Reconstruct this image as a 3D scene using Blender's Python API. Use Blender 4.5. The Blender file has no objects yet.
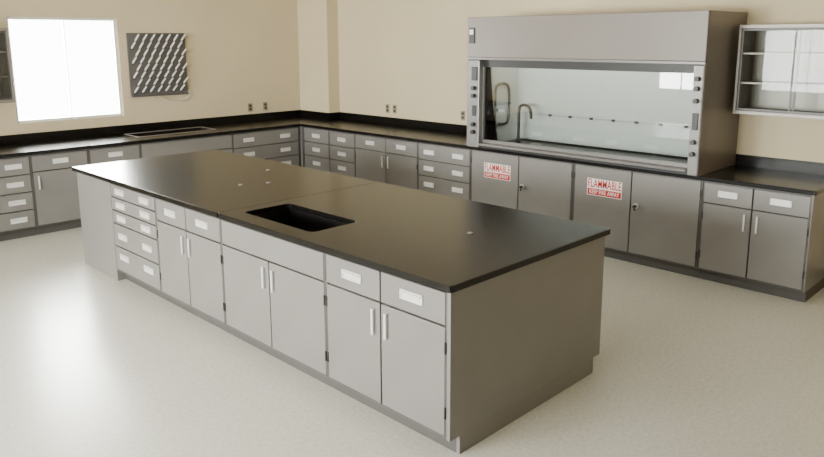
import bpy, bmesh, math, random
from mathutils import Vector, Matrix
random.seed(4)
D=bpy.data; C=bpy.context; COL=C.scene.collection

# ---------------------------------------------------------------- materials
def mat(name,col,rough=.5,metal=0,spec=.5,noise=None,bump=None):
    m=D.materials.new(name); m.use_nodes=True; nt=m.node_tree; b=nt.nodes['Principled BSDF']
    b.inputs['Base Color'].default_value=(*col,1); b.inputs['Roughness'].default_value=rough
    b.inputs['Metallic'].default_value=metal; b.inputs['Specular IOR Level'].default_value=spec
    tc=nt.nodes.new('ShaderNodeTexCoord')
    if noise:
        sc,amt=noise
        n=nt.nodes.new('ShaderNodeTexNoise'); n.inputs['Scale'].default_value=sc; n.inputs['Detail'].default_value=4
        r=nt.nodes.new('ShaderNodeValToRGB')
        r.color_ramp.elements[0].position=.3; r.color_ramp.elements[1].position=.7
        r.color_ramp.elements[0].color=(*[c*(1-amt) for c in col],1); r.color_ramp.elements[1].color=(*[min(1,c*(1+amt)) for c in col],1)
        nt.links.new(tc.outputs['Object'],n.inputs['Vector']); nt.links.new(n.outputs['Fac'],r.inputs['Fac']); nt.links.new(r.outputs['Color'],b.inputs['Base Color'])
    if bump:
        n=nt.nodes.new('ShaderNodeTexNoise'); n.inputs['Scale'].default_value=bump[0]; n.inputs['Detail'].default_value=3
        bp=nt.nodes.new('ShaderNodeBump'); bp.inputs['Strength'].default_value=bump[1]; bp.inputs['Distance'].default_value=.004
        nt.links.new(tc.outputs['Object'],n.inputs['Vector']); nt.links.new(n.outputs['Fac'],bp.inputs['Height']); nt.links.new(bp.outputs['Normal'],b.inputs['Normal'])
    return m
M_steel=mat('painted_steel_grey',(.212,.201,.193),.36,.12,.5,noise=(3,.05))
M_carc=mat('carcass_steel',(.04,.037,.035),.5,.1)
M_frameS=mat('cabinet_face_frame',(.09,.085,.08),.4,.1)
M_toe=mat('toe_kick_grey',(.08,.075,.07),.6)
M_top=mat('black_epoxy_resin',(.0055,.0047,.0043),.24,0,.27,noise=(40,.25))
M_sink=mat('epoxy_sink_black',(.004,.0035,.0035),.45,0,.3)
M_chrome=mat('satin_nickel',(.92,.92,.92),.3,.5)
M_hinge=mat('hinge_dark',(.05,.048,.045),.4,.6)
M_wall=mat('cream_wall_paint',(.66,.565,.385),.75,0,.3,noise=(1.2,.03),bump=(120,.15))
M_ceil=mat('ceiling_white',(.58,.52,.42),.85)
M_hood=mat('hood_powder_coat',(.205,.18,.162),.4,.1,noise=(2,.04))
M_hoodpost=mat('hood_post_grey',(.20,.19,.183),.35,.3)
M_liner=mat('hood_liner_white',(.52,.545,.53),.45)
M_black=mat('black_plastic',(.010,.010,.010),.4)
M_white=mat('white_plastic',(.8,.8,.77),.4)
M_frame=mat('window_frame_white',(.8,.8,.78),.4)
M_red=mat('sign_red',(.55,.008,.012),.4)
M_signw=mat('sign_white',(.85,.83,.8),.4)
M_outlet=mat('outlet_plate',(.30,.25,.17),.4)
M_shelf=mat('shelf_steel',(.27,.24,.215),.35,.2)
M_base=mat('rubber_base_black',(.03,.028,.027),.5)
M_board=mat('pegboard_grey',(.12,.11,.105),.5)

def floor_mat():
    m=D.materials.new('speckled_vinyl_tile'); m.use_nodes=True; nt=m.node_tree; b=nt.nodes['Principled BSDF']; L=nt.links.new
    tc=nt.nodes.new('ShaderNodeTexCoord')
    n=nt.nodes.new('ShaderNodeTexNoise'); n.inputs['Scale'].default_value=40; n.inputs['Detail'].default_value=6; n.inputs['Roughness'].default_value=.75
    r=nt.nodes.new('ShaderNodeValToRGB'); e=r.color_ramp.elements
    e[0].position=.36; e[0].color=(.57,.56,.49,1); e[1].position=.62; e[1].color=(.70,.69,.625,1)
    br=nt.nodes.new('ShaderNodeTexBrick'); br.offset=0; br.inputs['Scale'].default_value=1; br.inputs['Brick Width'].default_value=.305; br.inputs['Row Height'].default_value=.305
    br.inputs['Mortar Size'].default_value=.001; br.inputs['Color1'].default_value=(1,1,1,1); br.inputs['Color2'].default_value=(.985,.985,.98,1); br.inputs['Mortar'].default_value=(.94,.93,.91,1)
    mx=nt.nodes.new('ShaderNodeMix'); mx.data_type='RGBA'; mx.blend_type='MULTIPLY'; mx.inputs[0].default_value=1
    L(tc.outputs['Object'],n.inputs['Vector']); L(tc.outputs['Object'],br.inputs['Vector'])
    L(n.outputs['Fac'],r.inputs['Fac']); L(r.outputs['Color'],mx.inputs[6]); L(br.outputs['Color'],mx.inputs[7]); L(mx.outputs[2],b.inputs['Base Color'])
    b.inputs['Roughness'].default_value=.27
    return m
M_floor=floor_mat()
def glass_mat(name='clear_glass',ior=1.5):
    m=D.materials.new(name); m.use_nodes=True; nt=m.node_tree; nt.nodes.remove(nt.nodes['Principled BSDF'])
    t=nt.nodes.new('ShaderNodeBsdfTransparent'); t.inputs['Color'].default_value=(.95,.97,.96,1); g=nt.nodes.new('ShaderNodeBsdfGlossy'); g.inputs['Roughness'].default_value=.01
    f=nt.nodes.new('ShaderNodeFresnel'); f.inputs['IOR'].default_value=ior; mx=nt.nodes.new('ShaderNodeMixShader')
    L=nt.links.new; L(f.outputs[0],mx.inputs[0]); L(t.outputs[0],mx.inputs[1]); L(g.outputs[0],mx.inputs[2]); L(mx.outputs[0],nt.nodes['Material Output'].inputs['Surface'])
    return m
M_glass=glass_mat(); M_sash=glass_mat('sash_laminated_glass',1.6); M_cabglass=glass_mat('cabinet_glass',1.22)
def emis(name,col,s):
    m=D.materials.new(name); m.use_nodes=True; b=m.node_tree.nodes['Principled BSDF']
    b.inputs['Base Color'].default_value=(*col,1); b.inputs['Emission Color'].default_value=(*col,1); b.inputs['Emission Strength'].default_value=s
    return m
M_tube=emis('lamp_diffuser',(1,.93,.8),1.0)

# ---------------------------------------------------------------- helpers
def empty(name,loc=(0,0,0)):
    o=D.objects.new(name,None); o.location=loc; o.empty_display_size=.1; COL.objects.link(o); return o
def link(o,parent):
    COL.objects.link(o)
    if parent is not None:
        o.parent=parent; o.matrix_parent_inverse=Matrix.Translation(parent.location).inverted()
    return o
def boxes(name,lst,m,parent=None,bevel=0):
    bm=bmesh.new()
    for x0,x1,y0,y1,z0,z1 in lst:
        if x0>x1:x0,x1=x1,x0
        if y0>y1:y0,y1=y1,y0
        if z0>z1:z0,z1=z1,z0
        mt=Matrix.Translation(((x0+x1)/2,(y0+y1)/2,(z0+z1)/2))@Matrix.Diagonal((x1-x0,y1-y0,z1-z0,1))
        bmesh.ops.create_cube(bm,size=1,matrix=mt)
    me=D.meshes.new(name); 
    c=Vector((0,0,0))
    for v in bm.verts: c+=v.co
    c/=len(bm.verts)
    for v in bm.verts: v.co-=c
    bm.to_mesh(me); bm.free(); me.materials.append(m)
    o=D.objects.new(name,me); o.location=c; link(o,parent)
    if bevel:
        md=o.modifiers.new('bevel','BEVEL'); md.width=bevel; md.segments=2; md.limit_method='ANGLE'
    return o
def box(name,b,m,parent=None,bevel=0): return boxes(name,[b],m,parent,bevel)
def cyl(name,p0,p1,r,m,parent=None,r2=None,seg=20):
    p0=Vector(p0);p1=Vector(p1); d=p1-p0
    bm=bmesh.new(); bmesh.ops.create_cone(bm,cap_ends=True,segments=seg,radius1=r,radius2=r if r2 is None else r2,depth=d.length)
    me=D.meshes.new(name); bm.to_mesh(me); bm.free(); me.materials.append(m)
    for p in me.polygons: p.use_smooth=len(p.vertices)==4
    o=D.objects.new(name,me); o.rotation_mode='QUATERNION'; o.rotation_quaternion=Vector((0,0,1)).rotation_difference(d.normalized()); o.location=(p0+p1)/2
    return link(o,parent)
def tube(name,pts,r,m,parent=None,cyclic=False):
    cu=D.curves.new(name,'CURVE'); cu.dimensions='3D'; cu.bevel_depth=r; cu.bevel_resolution=4; cu.use_fill_caps=True
    s=cu.splines.new('NURBS'); s.points.add(len(pts)-1)
    for p,q in zip(s.points,pts): p.co=(*q,1)
    s.order_u=3; s.use_endpoint_u=True; s.use_cyclic_u=cyclic
    o=D.objects.new(name,cu); cu.materials.append(m); return link(o,parent)

class Fr:
    def __init__(s,kind,face): s.k=kind; s.f=face
    def b(s,a0,a1,d0,d1,z0,z1):
        if s.k=='-X': return (s.f+d0,s.f+d1,a0,a1,z0,z1)
        if s.k=='+X': return (s.f-d0,s.f-d1,a0,a1,z0,z1)
        if s.k=='-Y': return (a0,a1,s.f+d0,s.f+d1,z0,z1)
    def p(s,a,d,z):
        if s.k=='-X': return (s.f+d,a,z)
        if s.k=='+X': return (s.f-d,a,z)
        return (a,s.f+d,z)

def drawer_pull(F,a,z,par):
    w,h=.080,.026
    boxes('drawer_pull',[F.b(a-w,a+w,-.007,.004,z+h-.007,z+h),F.b(a-w,a+w,-.007,.004,z-h,z-h+.007),
        F.b(a-w,a-w+.008,-.007,.004,z-h,z+h),F.b(a+w-.008,a+w,-.007,.004,z-h,z+h),
        F.b(a-w,a+w,-.0015,.004,z-h,z+h)],M_chrome,par,.0015)
    box('drawer_pull_lip',F.b(a-w+.012,a+w-.012,-.014,0,z+h-.018,z+h-.009),M_chrome,par,.002)
def door_pull(F,a,z,par,l=.072):
    boxes('door_pull',[F.b(a-.0075,a+.0075,-.020,-.014,z-l,z+l),F.b(a-.005,a+.005,-.02,.003,z-l,z-l+.012),F.b(a-.005,a+.005,-.02,.003,z+l-.012,z+l)],M_chrome,par,.002)
def hinge(F,a,par,zs=(.24,.58)):
    boxes('hinge',[F.b(a-.005,a+.005,-.005,.004,z-.03,z+.03) for z in zs],M_hinge,par,.002)

G=.0055
def front(F,a0,a1,z0,z1,par,name='drawer_front',m=None):
    box(name,F.b(a0+G,a1-G,0,.02,z0+G,z1-G),m or M_steel,par,.003)
def carcass(F,a0,a1,depth,par,toe=True,z0=.1,z1=.875,hollow=False):
    if hollow:
        boxes('carcass',[F.b(a0,a1,.021,.035,z0,z1),F.b(a0,a1,depth-.015,depth,z0,z1),F.b(a0,a0+.015,.035,depth-.015,z0,z1),F.b(a1-.015,a1,.035,depth-.015,z0,z1),F.b(a0+.015,a1-.015,.035,depth-.015,z0,z0+.015)],M_carc,par)
    else: box('carcass',F.b(a0,a1,.021,depth,z0,z1),M_carc,par)
    boxes('face_frame',[F.b(a0,a0+.014,.004,.021,z0,z1),F.b(a1-.014,a1,.004,.021,z0,z1),F.b(a0+.014,a1-.014,.004,.021,z1-.012,z1),F.b(a0+.014,a1-.014,.004,.021,z0,z0+.014)],M_frameS,par,.001)
    if toe: box('toe_kick',F.b(a0,a1,.075,depth,0,z0),M_toe,par)
def cab_door2(F,a0,a1,depth,par,apron=False,toe=True,mid=None,hollow=False):
    carcass(F,a0,a1,depth,par,toe,hollow=hollow)
    m=(a0+a1)/2 if mid is None else mid
    i0,i1=a0+.008,a1-.008
    if apron: front(F,i0,i1,.69,.865,par,'apron_panel')
    else:
        for q0,q1 in((i0,m),(m,i1)):
            front(F,q0,q1,.69,.865,par,'drawer_front'); drawer_pull(F,(q0+q1)/2,.782,par)
    for q0,q1 in((i0,m),(m,i1)): front(F,q0,q1,.112,.69,par,'door_panel')
    door_pull(F,m-.05,.575,par); door_pull(F,m+.05,.575,par)
    hinge(F,i0+.002,par); hinge(F,i1-.002,par)
def cab_drawers(F,a0,a1,depth,par,rows,two=False,toe=True):
    carcass(F,a0,a1,depth,par,toe)
    i0,i1=a0+.008,a1-.008; tot=sum(rows); z=.865
    for r in rows:
        h=r/tot*(.865-.112); front(F,i0,i1,z-h,z,par)
        zc=z-h/2 if h<.2 else z-h*.38
        if two:
            w=i1-i0
            drawer_pull(F,i0+w*.22,zc,par); drawer_pull(F,i0+w*.78,zc,par)
        else: drawer_pull(F,(i0+i1)/2,zc,par)
        z-=h

# ---------------------------------------------------------------- room shell
X0,X1,Y0,Y1,H=-3.2,6.637,-3.0,8.751,3.1
T=.16
box('floor',(X0-T,X1+T,Y0-T,Y1+T,-.1,0),M_floor)
box('ceiling',(X0-T,X1+T,Y0-T,Y1+T,H,H+.1),M_ceil)
def wall_holes(name,axis,c0,c1,a0,a1,holes):
    L=[];
    def add(p0,p1,z0,z1):
        if p1-p0>1e-4 and z1-z0>1e-4: L.append((c0,c1,p0,p1,z0,z1) if axis=='x' else (p0,p1,c0,c1,z0,z1))
    cur=a0
    for h0,h1,z0,z1 in sorted(holes):
        add(cur,h0,0,H); add(h0,h1,0,z0); add(h0,h1,z1,H); cur=h1
    add(cur,a1,0,H)
    return boxes(name,L,M_wall)
WIN=(2.56,3.77,1.13,2.30)
wall_holes('wall_north','y',Y1,Y1+T,X0-T,X1+T,[WIN])
wall_holes('wall_east','x',X1,X1+T,Y0,Y1,[])
UNSEEN_WW=[(1.9,3.4,.95,2.4),(3.7,5.5,.95,2.4),(6.3,7.35,.95,2.0)]  # first two unseen, added for light from the west; last inferred from sash reflection
wall_holes('wall_west','x',X0-T,X0,Y0,Y1,UNSEEN_WW)
wall_holes('wall_south','y',Y0-T,Y0,X0-T,X1+T,[])
box('wall_corner_column',(6.44,X1,8.07,Y1,0,H),M_wall)
box('baseboard_east',(X1-.012,X1,Y0,1.585,0,.1),M_base)
box('baseboard_west',(X0,X0+.012,Y0,Y1,0,.1),M_base)
box('baseboard_south',(X0+.012,X1-.012,Y0,Y0+.012,0,.1),M_base)
box('baseboard_north',(X0+.012,1.15,Y1-.012,Y1,0,.1),M_base)

def area(name,loc,rot,sx,sy,e,col,par=None):
    l=D.lights.new(name,'AREA'); l.shape='RECTANGLE'; l.size=sx; l.size_y=sy; l.energy=e; l.color=col
    o=D.objects.new(name,l); o.location=loc; o.rotation_euler=rot; link(o,par); return o
SKY=(1,.975,.945)
def window(name,axis,c_in,c_out,a0,a1,z0,z1,energy,mull=True):
    w=.03; r=empty(name,((a0+a1)/2,c_in,(z0+z1)/2) if axis=='y' else (c_in,(a0+a1)/2,(z0+z1)/2))
    s=1 if c_out>c_in else -1
    f0,f1=c_in+s*.03,c_in+s*.07
    B=lambda p0,p1,q0,q1,d0=f0,d1=f1:(p0,p1,d0,d1,q0,q1) if axis=='y' else (d0,d1,p0,p1,q0,q1)
    fr=[B(a0,a0+w,z0,z1),B(a1-w,a1,z0,z1),B(a0+w,a1-w,z0,z0+w),B(a0+w,a1-w,z1-w,z1)]
    boxes('frame',fr,M_frame,r,.003)
    mw=.008 if mull else .003
    box('meeting_stile',B((a0+a1)/2-mw,(a0+a1)/2+mw,z0+w,z1-w),M_frame,r)
    box('pane',B(a0+w,a1-w,z0+w,z1-w,c_in+s*.048,c_in+s*.052),M_glass,r)
    if axis=='y': rot=(math.radians(90 if s<0 else -90),0,0); loc=((a0+a1)/2,c_in+s*.13,(z0+z1)/2)
    else: rot=(0,math.radians(-90 if s<0 else 90),0); loc=(c_in+s*.13,(a0+a1)/2,(z0+z1)/2)
    if axis=='y': area('daylight',loc,rot,a1-a0,z1-z0,energy,SKY,r)
    else: area('daylight',loc,rot,z1-z0,a1-a0,energy,SKY,r)
    return r
window('window_1','y',Y1,Y1+T,*WIN,340,mull=False)
for i,w in enumerate(UNSEEN_WW): window('window_%d'%(i+2),'x',X0,X0-T,*w,[430,560,150][i])

# unseen ceiling troffers, added as dim fill light for the room
for i,(x,y) in enumerate([(0,1),(0,5.5),(4.2,1),(4.2,5.5)]):
    r=empty('ceiling_light_fixture',(x,y,H))
    boxes('housing',[(x-.31,x+.31,y-.61,y-.58,H-.05,H),(x-.31,x+.31,y+.58,y+.61,H-.05,H),(x-.31,x-.28,y-.58,y+.58,H-.05,H),(x+.28,x+.31,y-.58,y+.58,H-.05,H)],M_frame,r)
    box('diffuser',(x-.28,x+.28,y-.58,y+.58,H-.03,H-.02),M_tube,r)

# ---------------------------------------------------------------- island bench
isl=empty('laboratory_island_bench',(3.11,4.43,0))
FX=2.41; FXr=3.817; HALF=.66
Ff=Fr('-X',FX); Fb=Fr('+X',FXr)
ymin,ymax=2.142,6.71
box('end_panel',(FX+.0,FXr,ymin,ymin+.022,.1,.875),M_steel,isl,.002)
box('end_panel_base',(FX+.075,FXr-.075,ymin,ymin+.022,0,.1),M_steel,isl)
cab_door2(Ff,2.165,3.095,HALF,isl,mid=2.635)
cab_door2(Ff,3.097,4.215,HALF,isl,apron=True,mid=3.66,hollow=True)
cab_door2(Ff,4.217,5.165,HALF,isl,mid=4.70)
cab_drawers(Ff,5.167,5.985,HALF,isl,[1,1,1,1.75,1.9],two=True)
box('service_chase_panel',(FX+.002,FXr-.002,5.987,ymax,0,.875),M_steel,isl,.003)
cab_door2(Fb,2.165,3.095,HALF,isl); cab_door2(Fb,3.097,4.215,HALF,isl); cab_door2(Fb,4.217,5.165,HALF,isl); cab_drawers(Fb,5.167,5.985,HALF,isl,[1,1,1.5,1.5])
tz0,tz1=.878,.914
sx0,sx1,sy0,sy1=2.515,2.885,3.35,4.09
tx0,tx1,ty0,ty1=2.382,3.845,2.116,6.737
JY=4.20
def slab_with_hole(name,ox0,ox1,oy0,oy1,hx0,hx1,hy0,hy1,par,hr=.04,corner=.02):
    bm=bmesh.new()
    def rr(x0,x1,y0,y1,r,n=5):
        out=[]
        for cx,cy,a in((x1-r,y1-r,0),(x0+r,y1-r,90),(x0+r,y0+r,180),(x1-r,y0+r,270)):
            for i in range(n+1):
                t=math.radians(a+90*i/n); out.append((cx+r*math.cos(t),cy+r*math.sin(t)))
        return out
    o=rr(ox0,ox1,oy0,oy1,corner); h=rr(hx0,hx1,hy0,hy1,hr); N=len(o)
    for z,flip in((tz1,False),(tz0,True)):
        vo=[bm.verts.new((x,y,z)) for x,y in o]; vh=[bm.verts.new((x,y,z)) for x,y in h]
        for i in range(N):
            j=(i+1)%N; f=[vo[i],vo[j],vh[j],vh[i]]; bm.faces.new(f[::-1] if flip else f)
        if not flip: to,th=vo,vh
        else: bo,bh=vo,vh
    for i in range(N):
        j=(i+1)%N; bm.faces.new([bo[i],bo[j],to[j],to[i]]); bm.faces.new([th[i],th[j],bh[j],bh[i]])
    bmesh.ops.recalc_face_normals(bm,faces=bm.faces)
    me=D.meshes.new(name); bm.to_mesh(me); bm.free(); me.materials.append(M_top); ob=D.objects.new(name,me); link(ob,par)
    md=ob.modifiers.new('bevel','BEVEL'); md.width=.004; md.segments=2; md.limit_method='ANGLE'; md.angle_limit=math.radians(50)
    return ob
slab_with_hole('worktop_near',tx0,tx1,ty0,JY-.0015,sx0,sx1,sy0,sy1,isl)
box('worktop_far',(tx0,tx1,JY+.0015,ty1,tz0,tz1),M_top,isl,.004)
def basin(par,x0,x1,y0,y1,zt,dep,m=M_sink):
    t=.012; zb=zt-dep
    boxes('sink_basin',[(x0-t,x0,y0-t,y1+t,zb,zt),(x1,x1+t,y0-t,y1+t,zb,zt),(x0,x1,y0-t,y0,zb,zt),(x0,x1,y1,y1+t,zb,zt),(x0-t,x1+t,y0-t,y1+t,zb-t,zb)],m,par,.003)
    cyl('drain',((x0+x1)/2,(y0+y1)/2,zb),((x0+x1)/2,(y0+y1)/2,zb+.006),.04,M_hinge,par)
basin(isl,sx0-.002,sx1+.002,sy0-.002,sy1+.002,.8775,.24)
for x,y in((3.0,4.9),(3.2,4.81),(3.16,2.66),(3.53,5.3)):
    cyl('hole_plug',(x,y,.914),(x,y,.919),.017,M_shelf,isl)
    
# ---------------------------------------------------------------- wall counters
CF=5.872; WF=5.90; NF=8.015; NC=7.987; g=.002; DEP=X1-WF-.004
W1=X1-g; N1=Y1-g; KX=6.44-g; KY=8.07-g
ct=empty('laboratory_countertop',(6.2,5,tz0))
box('counter_east',(CF,W1,1.561,NC-.0005,tz0,tz1),M_top,ct,.004)
boxes('backsplash',[(W1-.02,W1,4.975,NC,tz1,1.016),(W1-.02,W1,1.561,2.445,tz1,1.016)],M_top,ct,.002)
ct2=empty('laboratory_countertop',(6.1,8.4,tz0))
boxes('counter_corner',[(CF,KX,NC+.0005,N1,tz0,tz1),(KX,W1,NC+.0005,KY,tz0,tz1)],M_top,ct2)
boxes('backsplash',[(CF,KX-.02,N1-.02,N1,tz1,1.016),(KX-.02,KX,KY-.02,N1,tz1,1.016),(KX,W1-.02,KY-.02,KY,tz1,1.016),(W1-.02,W1,NC,KY,tz1,1.016)],M_top,ct2,.001)
ct3=empty('laboratory_countertop',(3.5,8.4,tz0))
nx0,nx1,ny0,ny1=3.72,4.72,8.27,8.62
boxes('counter_north',[(1.15,nx0,NC,N1,tz0,tz1),(nx1,CF-.0005,NC,N1,tz0,tz1),(nx0,nx1,NC,ny0,tz0,tz1),(nx0,nx1,ny1,N1,tz0,tz1)],M_top,ct3)
boxes('sink_rim',[(nx0-.02,nx0,ny0-.02,ny1+.02,tz1,tz1+.006),(nx1,nx1+.02,ny0-.02,ny1+.02,tz1,tz1+.006),(nx0,nx1,ny0-.02,ny0,tz1,tz1+.006),(nx0,nx1,ny1,ny1+.02,tz1,tz1+.006)],M_shelf,ct3,.002)
basin(ct3,nx0+.013,nx1-.013,ny0+.013,ny1-.013,tz1,.2)
box('backsplash',(1.15,CF-.0005,N1-.02,N1,tz1,1.016),M_top,ct3,.002)

FE=Fr('-X',WF); FN=Fr('-Y',NF)
def unit(name,F,a0,a1): 
    return empty(name,F.p((a0+a1)/2,.3,0))
u=unit('base_cabinet',FE,7.42,7.96); cab_drawers(FE,7.415,7.965,DEP,u,[1,1,1,1])
u=unit('base_cabinet',FE,6.9,7.4); cab_drawers(FE,6.895,7.412,DEP,u,[1,1,1,1])
u=unit('base_cabinet',FE,5.8,6.9); cab_door2(FE,5.775,6.892,DEP,u,mid=6.32)
u=unit('base_cabinet',FE,5,5.7); cab_drawers(FE,4.975,5.772,DEP,u,[1,1,1,1],two=True)
u=unit('base_cabinet',FE,1.6,2.4); cab_door2(FE,1.59,2.425,DEP,u,mid=2.02)
box('end_panel',(WF,X1-.004,1.582,1.5895,.1,.875),M_steel,u)
def flam(a0,a1,mid):
    u=empty('flammable_storage_cabinet',FE.p((a0+a1)/2,.3,0)); carcass(FE,a0,a1,DEP,u)
    i0,i1=a0+.012,a1-.012
    for q0,q1 in((i0,mid),(mid,i1)): front(FE,q0,q1,.112,.868,u,'door_panel')
    c=mid-.055
    cyl('latch_rose',FE.p(c,0,.56),FE.p(c,-.014,.56),.026,M_chrome,u)
    cyl('latch_knob',FE.p(c,-.014,.56),FE.p(c,-.034,.56),.016,M_hinge,u)
    box('latch_lever',FE.b(c-.006,c+.006,-.034,-.022,.52,.575),M_hinge,u,.002)
    hinge(FE,i0+.002,u,(.22,.76)); hinge(FE,i1-.002,u,(.22,.76))
    return u
flam(3.685,4.97,4.33); flam(2.43,3.68,3.075)
for a0,a1,k in((1.2,1.7,'d'),(1.702,2.43,'w'),(2.432,3.025,'p'),(3.027,3.615,'p'),(3.617,4.825,'a'),(4.827,5.86,'w')):
    u=unit('base_cabinet',FN,a0,a1)
    if k=='d': cab_drawers(FN,a0,a1,DEP,u,[1,1,1,1])
    if k=='w': cab_drawers(FN,a0,a1,DEP,u,[1,1,1,1],two=True)
    if k=='a': cab_door2(FN,a0,a1,DEP,u,apron=True,hollow=True)
    if k=='p':
        carcass(FN,a0,a1,DEP,u); front(FN,a0+.012,a1-.012,.69,.865,u); drawer_pull(FN,(a0+a1)/2,.782,u)
        front(FN,a0+.012,a1-.012,.112,.69,u,'door_panel'); door_pull(FN,a0+.06,.575,u); hinge(FN,a1-.014,u)
u=empty('corner_filler_panel',(5.95,8.2,0)); box('filler',(5.89,6.3,7.99,8.6,.1,.875),M_steel,u); box('filler_toe',(5.96,6.3,8.08,8.6,0,.1),M_toe,u)

# ---------------------------------------------------------------- flammable signs
def text(name,s,size,loc,m,par,width,bold=.0):
    cu=D.curves.new(name,'FONT'); cu.body=s; cu.size=size; cu.align_x='CENTER'; cu.align_y='CENTER'; cu.extrude=.0006; cu.offset=bold; cu.space_character=1.06
    o=D.objects.new(name,cu); cu.materials.append(m)
    COL.objects.link(o); C.view_layer.update(); sx=width/max(.01,o.dimensions.x)
    mw=Matrix.Translation(loc)@Matrix(((0,0,-1,0),(-1,0,0,0),(0,1,0,0),(0,0,0,1)))@Matrix.Diagonal((sx,1,1,1))
    o.parent=par; o.matrix_parent_inverse=Matrix.Translation(par.location).inverted(); o.matrix_basis=mw
    return o
def sign(y0,y1,z0,z1):
    yc,zc=(y0+y1)/2,(z0+z1)/2; r=empty('flammable_warning_sign',(WF,yc,zc)); h=z1-z0; w=y1-y0
    box('plate',(WF-.003,WF-.0003,y0,y1,z0,z1),M_signw,r)
    box('red_band',(WF-.0036,WF-.003,y0+.006,y1-.006,z0+.006,z0+h*.40),M_red,r)
    text('lettering_main','FLAMMABLE',h*.68,(WF-.0040,yc,z0+h*.70),M_red,r,w*.95,.0014)
    text('lettering_sub','KEEP FIRE AWAY',h*.34,(WF-.0044,yc,z0+h*.215),M_signw,r,w*.86,.0004)
sign(4.43,4.78,.595,.755); sign(3.165,3.525,.595,.755)

# ---------------------------------------------------------------- fume hood
hd=empty('fume_hood',(6.2,3.7,.914))
hx=5.823; hy0,hy1,hz0,hz1=2.45,4.97,.9155,2.266
box('side_panel_right',(hx+.03,X1-.003,hy0,hy0+.03,hz0,hz1),M_hood,hd,.003)
box('side_panel_left',(hx+.03,X1-.003,hy1-.03,hy1,hz0,hz1),M_hood,hd,.003)
box('top_panel',(hx+.03,X1-.003,hy0+.03,hy1-.03,hz1-.02,hz1),M_hood,hd,.003)
box('fascia',(hx,hx+.03,hy0,hy1,1.86,hz1),M_hood,hd,.006)
box('fascia_lower_lip',(hx,hx+.05,hy0+.0,hy1,1.835,1.8595),M_hoodpost,hd,.003)
box('sash_header',(hx+.06,hx+.10,hy0+.10,hy1-.175,1.76,1.86),M_black,hd)
PL=hy1-.165
box('post_left',(hx,hx+.14,PL,hy1,hz0,1.835),M_hoodpost,hd,.012)
box('post_right',(hx,hx+.14,hy0,hy0+.095,hz0,1.835),M_hoodpost,hd,.012)
box('airfoil_sill',(hx-.015,hx+.09,hy0+.095,PL,hz0+.025,.965),M_hoodpost,hd,.010)
box('spill_trough',(hx+.02,hx+.12,hy0+.095,PL,hz0,hz0+.02),M_black,hd)
ly0,ly1=hy0+.10,hy1-.173
box('liner_side_left',(hx+.09,6.50,ly1,ly1+.007,hz0,2.2),M_liner,hd)
box('liner_side_right',(hx+.14,6.50,ly0-.02,ly0,hz0,2.2),M_liner,hd)
boxes('rear_baffle',[(6.48,6.50,ly0,ly1,.96,1.240),(6.48,6.50,ly0,ly1,1.243,1.78),(6.48,6.50,ly0,ly1,1.79,2.2)],M_liner,hd,.0005)
box('rear_plenum',(6.52,6.54,ly0,ly1,hz0,2.2),M_carc,hd)
box('liner_top',(hx+.14,6.50,ly0,ly1,2.18,2.2),M_liner,hd)
box('dished_work_surface',(hx+.12,6.50,ly0,ly1,hz0,.945),M_top,hd,.004)
box('sash_glass',(hx+.075,hx+.081,hy0+.115,ly1-.001,1.0,1.76),M_sash,hd)
boxes('sash_frame',[(hx+.06,hx+.10,hy0+.095,ly1,.967,1.0),(hx+.06,hx+.10,hy0+.095,hy0+.115,1.0,1.76),(hx+.06,hx+.088,ly1-.001,PL,1.0,1.76)],M_hoodpost,hd,.001)
n=8
for i in range(n):
    y=ly0+.06+(ly1-ly0-.5)*i/(n-1)
    box('baffle_bracket',(6.468,6.48,y-.018,y+.018,1.230,1.253),M_hinge,hd)
box('interior_lamp',(6.0,6.12,3.1,4.4,2.14,2.178),M_tube,hd)
area('hood_lamp_light',(6.12,3.7,2.13),(0,0,0),.25,2.0,16,(1,.97,.9),hd)
gx,gy=6.33,4.66
tube('gooseneck_faucet',[(gx,gy,.945),(gx,gy,1.15),(gx,gy,1.29),(gx-.01,gy-.03,1.35),(gx-.03,gy-.15,1.35),(gx-.04,gy-.19,1.28),(gx-.04,gy-.19,1.21)],.016,M_black,hd)
cyl('faucet_base',(gx,gy,.944),(gx,gy,.98),.028,M_black,hd)
yl=ly1-.02
tube('service_hose',[(6.06,yl,1.10),(6.06,yl,1.45),(6.07,yl,1.55),(6.16,yl,1.58),(6.27,yl,1.57),(6.31,yl,1.50),(6.31,yl,1.3),(6.30,yl,1.16),(6.22,yl,1.13),(6.12,yl,1.14)],.014,M_black,hd)
for z in(1.13,1.30): 
    cyl('service_valve',(6.06,ly1,z),(6.06,ly1-.05,z),.018,M_black,hd)
boxes('left_controls',[(hx-.012,hx,hy1-.14,hy1-.07,1.62,1.76),(hx-.008,hx,hy1-.13,hy1-.08,1.25,1.36)],M_black,hd,.003)
for z in(1.54,1.46,1.16,1.08): cyl('service_knob',(hx,hy1-.105,z),(hx-.04,hy1-.105,z),.022,M_black,hd)
boxes('right_controls',[(hx-.010,hx,hy0+.025,hy0+.075,1.30,1.44)],M_black,hd,.003)
for z in(1.72,1.64,1.54,1.2,1.1): cyl('service_knob',(hx,hy0+.05,z),(hx-.04,hy0+.05,z),.02,M_black,hd)
box('airflow_monitor',(hx-.012,hx,hy1-.10,hy1-.03,2.0,2.16),M_black,hd,.004)
box('monitor_display',(hx-.014,hx-.0125,hy1-.09,hy1-.04,2.09,2.14),M_white,hd)

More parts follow.
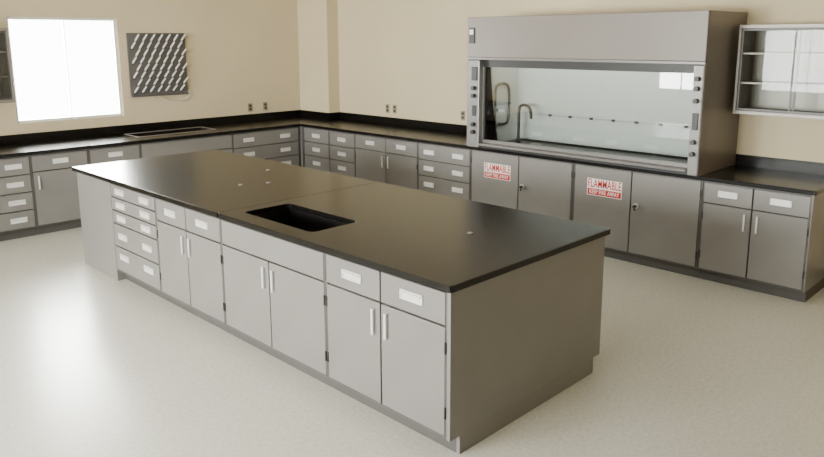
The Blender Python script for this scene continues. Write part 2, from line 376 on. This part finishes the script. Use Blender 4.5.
# ---------------------------------------------------------------- wall shelf cabinets
def wall_cab(F,a0,a1,z0,z1,depth,doors=True):
    r=empty('wall_cabinet',F.p((a0+a1)/2,depth/2,z0)); t=.02
    boxes('case',[F.b(a0,a0+t,0,depth,z0,z1),F.b(a1-t,a1,0,depth,z0,z1),F.b(a0+t,a1-t,0,depth,z0,z0+t+.01),F.b(a0+t,a1-t,0,depth,z1-t-.01,z1),F.b(a0+t,a1-t,depth-.01,depth,z0+.03,z1-.03)],M_shelf,r,.002)
    h=(z1-z0)
    boxes('shelf',[F.b(a0+t,a1-t,.035,depth-.012,z0+h*k,z0+h*k+.018) for k in(.34,.67)],M_shelf,r,.002)
    if doors:
        m=(a0+a1)/2
        for q0,q1,d in((a0+t+.002,m+.02,.006),(m-.02,a1-t-.002,.018)):
            box('sliding_glass_door',F.b(q0,q1,d,d+.004,z0+.032,z1-.032),M_cabglass,r)
            boxes('door_frame',[F.b(q0,q0+.014,d-.002,d+.006,z0+.032,z1-.032),F.b(q1-.014,q1,d-.002,d+.006,z0+.032,z1-.032),F.b(q0+.014,q1-.014,d-.002,d+.006,z0+.032,z0+.05),F.b(q0+.014,q1-.014,d-.002,d+.006,z1-.05,z1-.032)],M_frameS,r)
    return r
wall_cab(Fr('-X',X1-.335),1.47,2.385,1.41,2.155,.33)
wall_cab(Fr('-Y',Y1-.335),1.55,2.47,1.395,2.175,.33)

# ---------------------------------------------------------------- drying rack
dr=empty('wall_mounted_drying_rack',(4.25,Y1,1.75)); rx0,rx1,rz0,rz1=3.87,4.63,1.37,2.13
box('board',(rx0,rx1,Y1-.024,Y1-.0002,rz0,rz1),M_board,dr,.003)
bm=bmesh.new(); bh=bmesh.new()
rows,cols=8,7
for i in range(rows):
    for j in range(cols):
        x=rx0+.05+(rx1-rx0-.1)*(j+(.5 if i%2 else 0))/(cols-.5); z=rz0+.04+(rz1-rz0-.13)*i/(rows-1)
        p0=Vector((x,Y1-.024,z)); p1=Vector((x,Y1-.13,z+.07)); d=p1-p0
        mt=Matrix.Translation((p0+p1)/2)@Vector((0,0,1)).rotation_difference(d.normalized()).to_matrix().to_4x4()
        bmesh.ops.create_cone(bm,cap_ends=True,segments=10,radius1=.013,radius2=.010,depth=d.length,matrix=mt)
        bmesh.ops.create_cone(bh,cap_ends=True,segments=14,radius1=.022,radius2=.022,depth=.004,matrix=Matrix.Translation((x,Y1-.026,z))@Matrix.Rotation(math.pi/2,4,'X'))
me=D.meshes.new('pegs'); bm.to_mesh(me); bm.free(); me.materials.append(M_white); link(D.objects.new('pegs',me),dr)
me=D.meshes.new('peg_collars'); bh.to_mesh(me); bh.free(); me.materials.append(M_black); link(D.objects.new('peg_collars',me),dr)
box('drip_trough',(rx0,rx1,Y1-.055,Y1-.0002,rz0-.02,rz0-.002),M_board,dr,.003)
tube('drain_hose',[(4.2,Y1-.03,1.36),(4.3,Y1-.04,1.28),(4.45,Y1-.05,1.25),(4.6,Y1-.05,1.30),(4.66,Y1-.03,1.36),(4.64,Y1-.03,1.40)],.005,M_white,dr)

# ---------------------------------------------------------------- outlets
def outlet(loc,face,m=M_outlet):
    r=empty('electrical_outlet',loc); x,y,z=loc
    if face=='-Y':
        box('plate',(x-.036,x+.036,y-.006,y,z-.058,z+.058),m,r,.002)
        boxes('socket',[(x-.017,x+.017,y-.009,y-.006,z+.01,z+.04),(x-.017,x+.017,y-.009,y-.006,z-.04,z-.01)],M_hinge,r,.001)
    else:
        box('plate',(x-.006,x,y-.036,y+.036,z-.058,z+.058),m,r,.002)
        boxes('socket',[(x-.009,x-.006,y-.017,y+.017,z+.01,z+.04),(x-.009,x-.006,y-.017,y+.017,z-.04,z-.01)],M_hinge,r,.001)
outlet((5.57,Y1,1.11),'-Y'); outlet((5.82,Y1,1.11),'-Y')
outlet((X1,7.06,1.13),'-X'); outlet((X1,6.92,1.13),'-X'); outlet((X1,5.72,1.13),'-X',M_outlet)

# ---------------------------------------------------------------- world & camera
w=D.worlds.new('World'); C.scene.world=w; w.use_nodes=True
bg=w.node_tree.nodes['Background']; bg.inputs['Color'].default_value=(1,.99,.97,1); bg.inputs['Strength'].default_value=16
cam=D.cameras.new('camera'); co=D.objects.new('camera',cam); COL.objects.link(co); C.scene.camera=co
yaw,pit,rol=.7806,.1889,-.0029
f=Vector((math.cos(yaw)*math.cos(pit),math.sin(yaw)*math.cos(pit),-math.sin(pit))); r=Vector((math.sin(yaw),-math.cos(yaw),0)); u=r.cross(f)
c,s=math.cos(rol),math.sin(rol); r2=c*r+s*u; u2=-s*r+c*u
mw=Matrix((r2,u2,-f)).transposed().to_4x4(); mw.translation=(0,0,2.0428); co.matrix_world=mw
cam.sensor_width=36; cam.lens=718.3213/824*36; cam.shift_x=(412-413.54)/824; cam.shift_y=(176.74-228.5)/824; cam.clip_start=.05
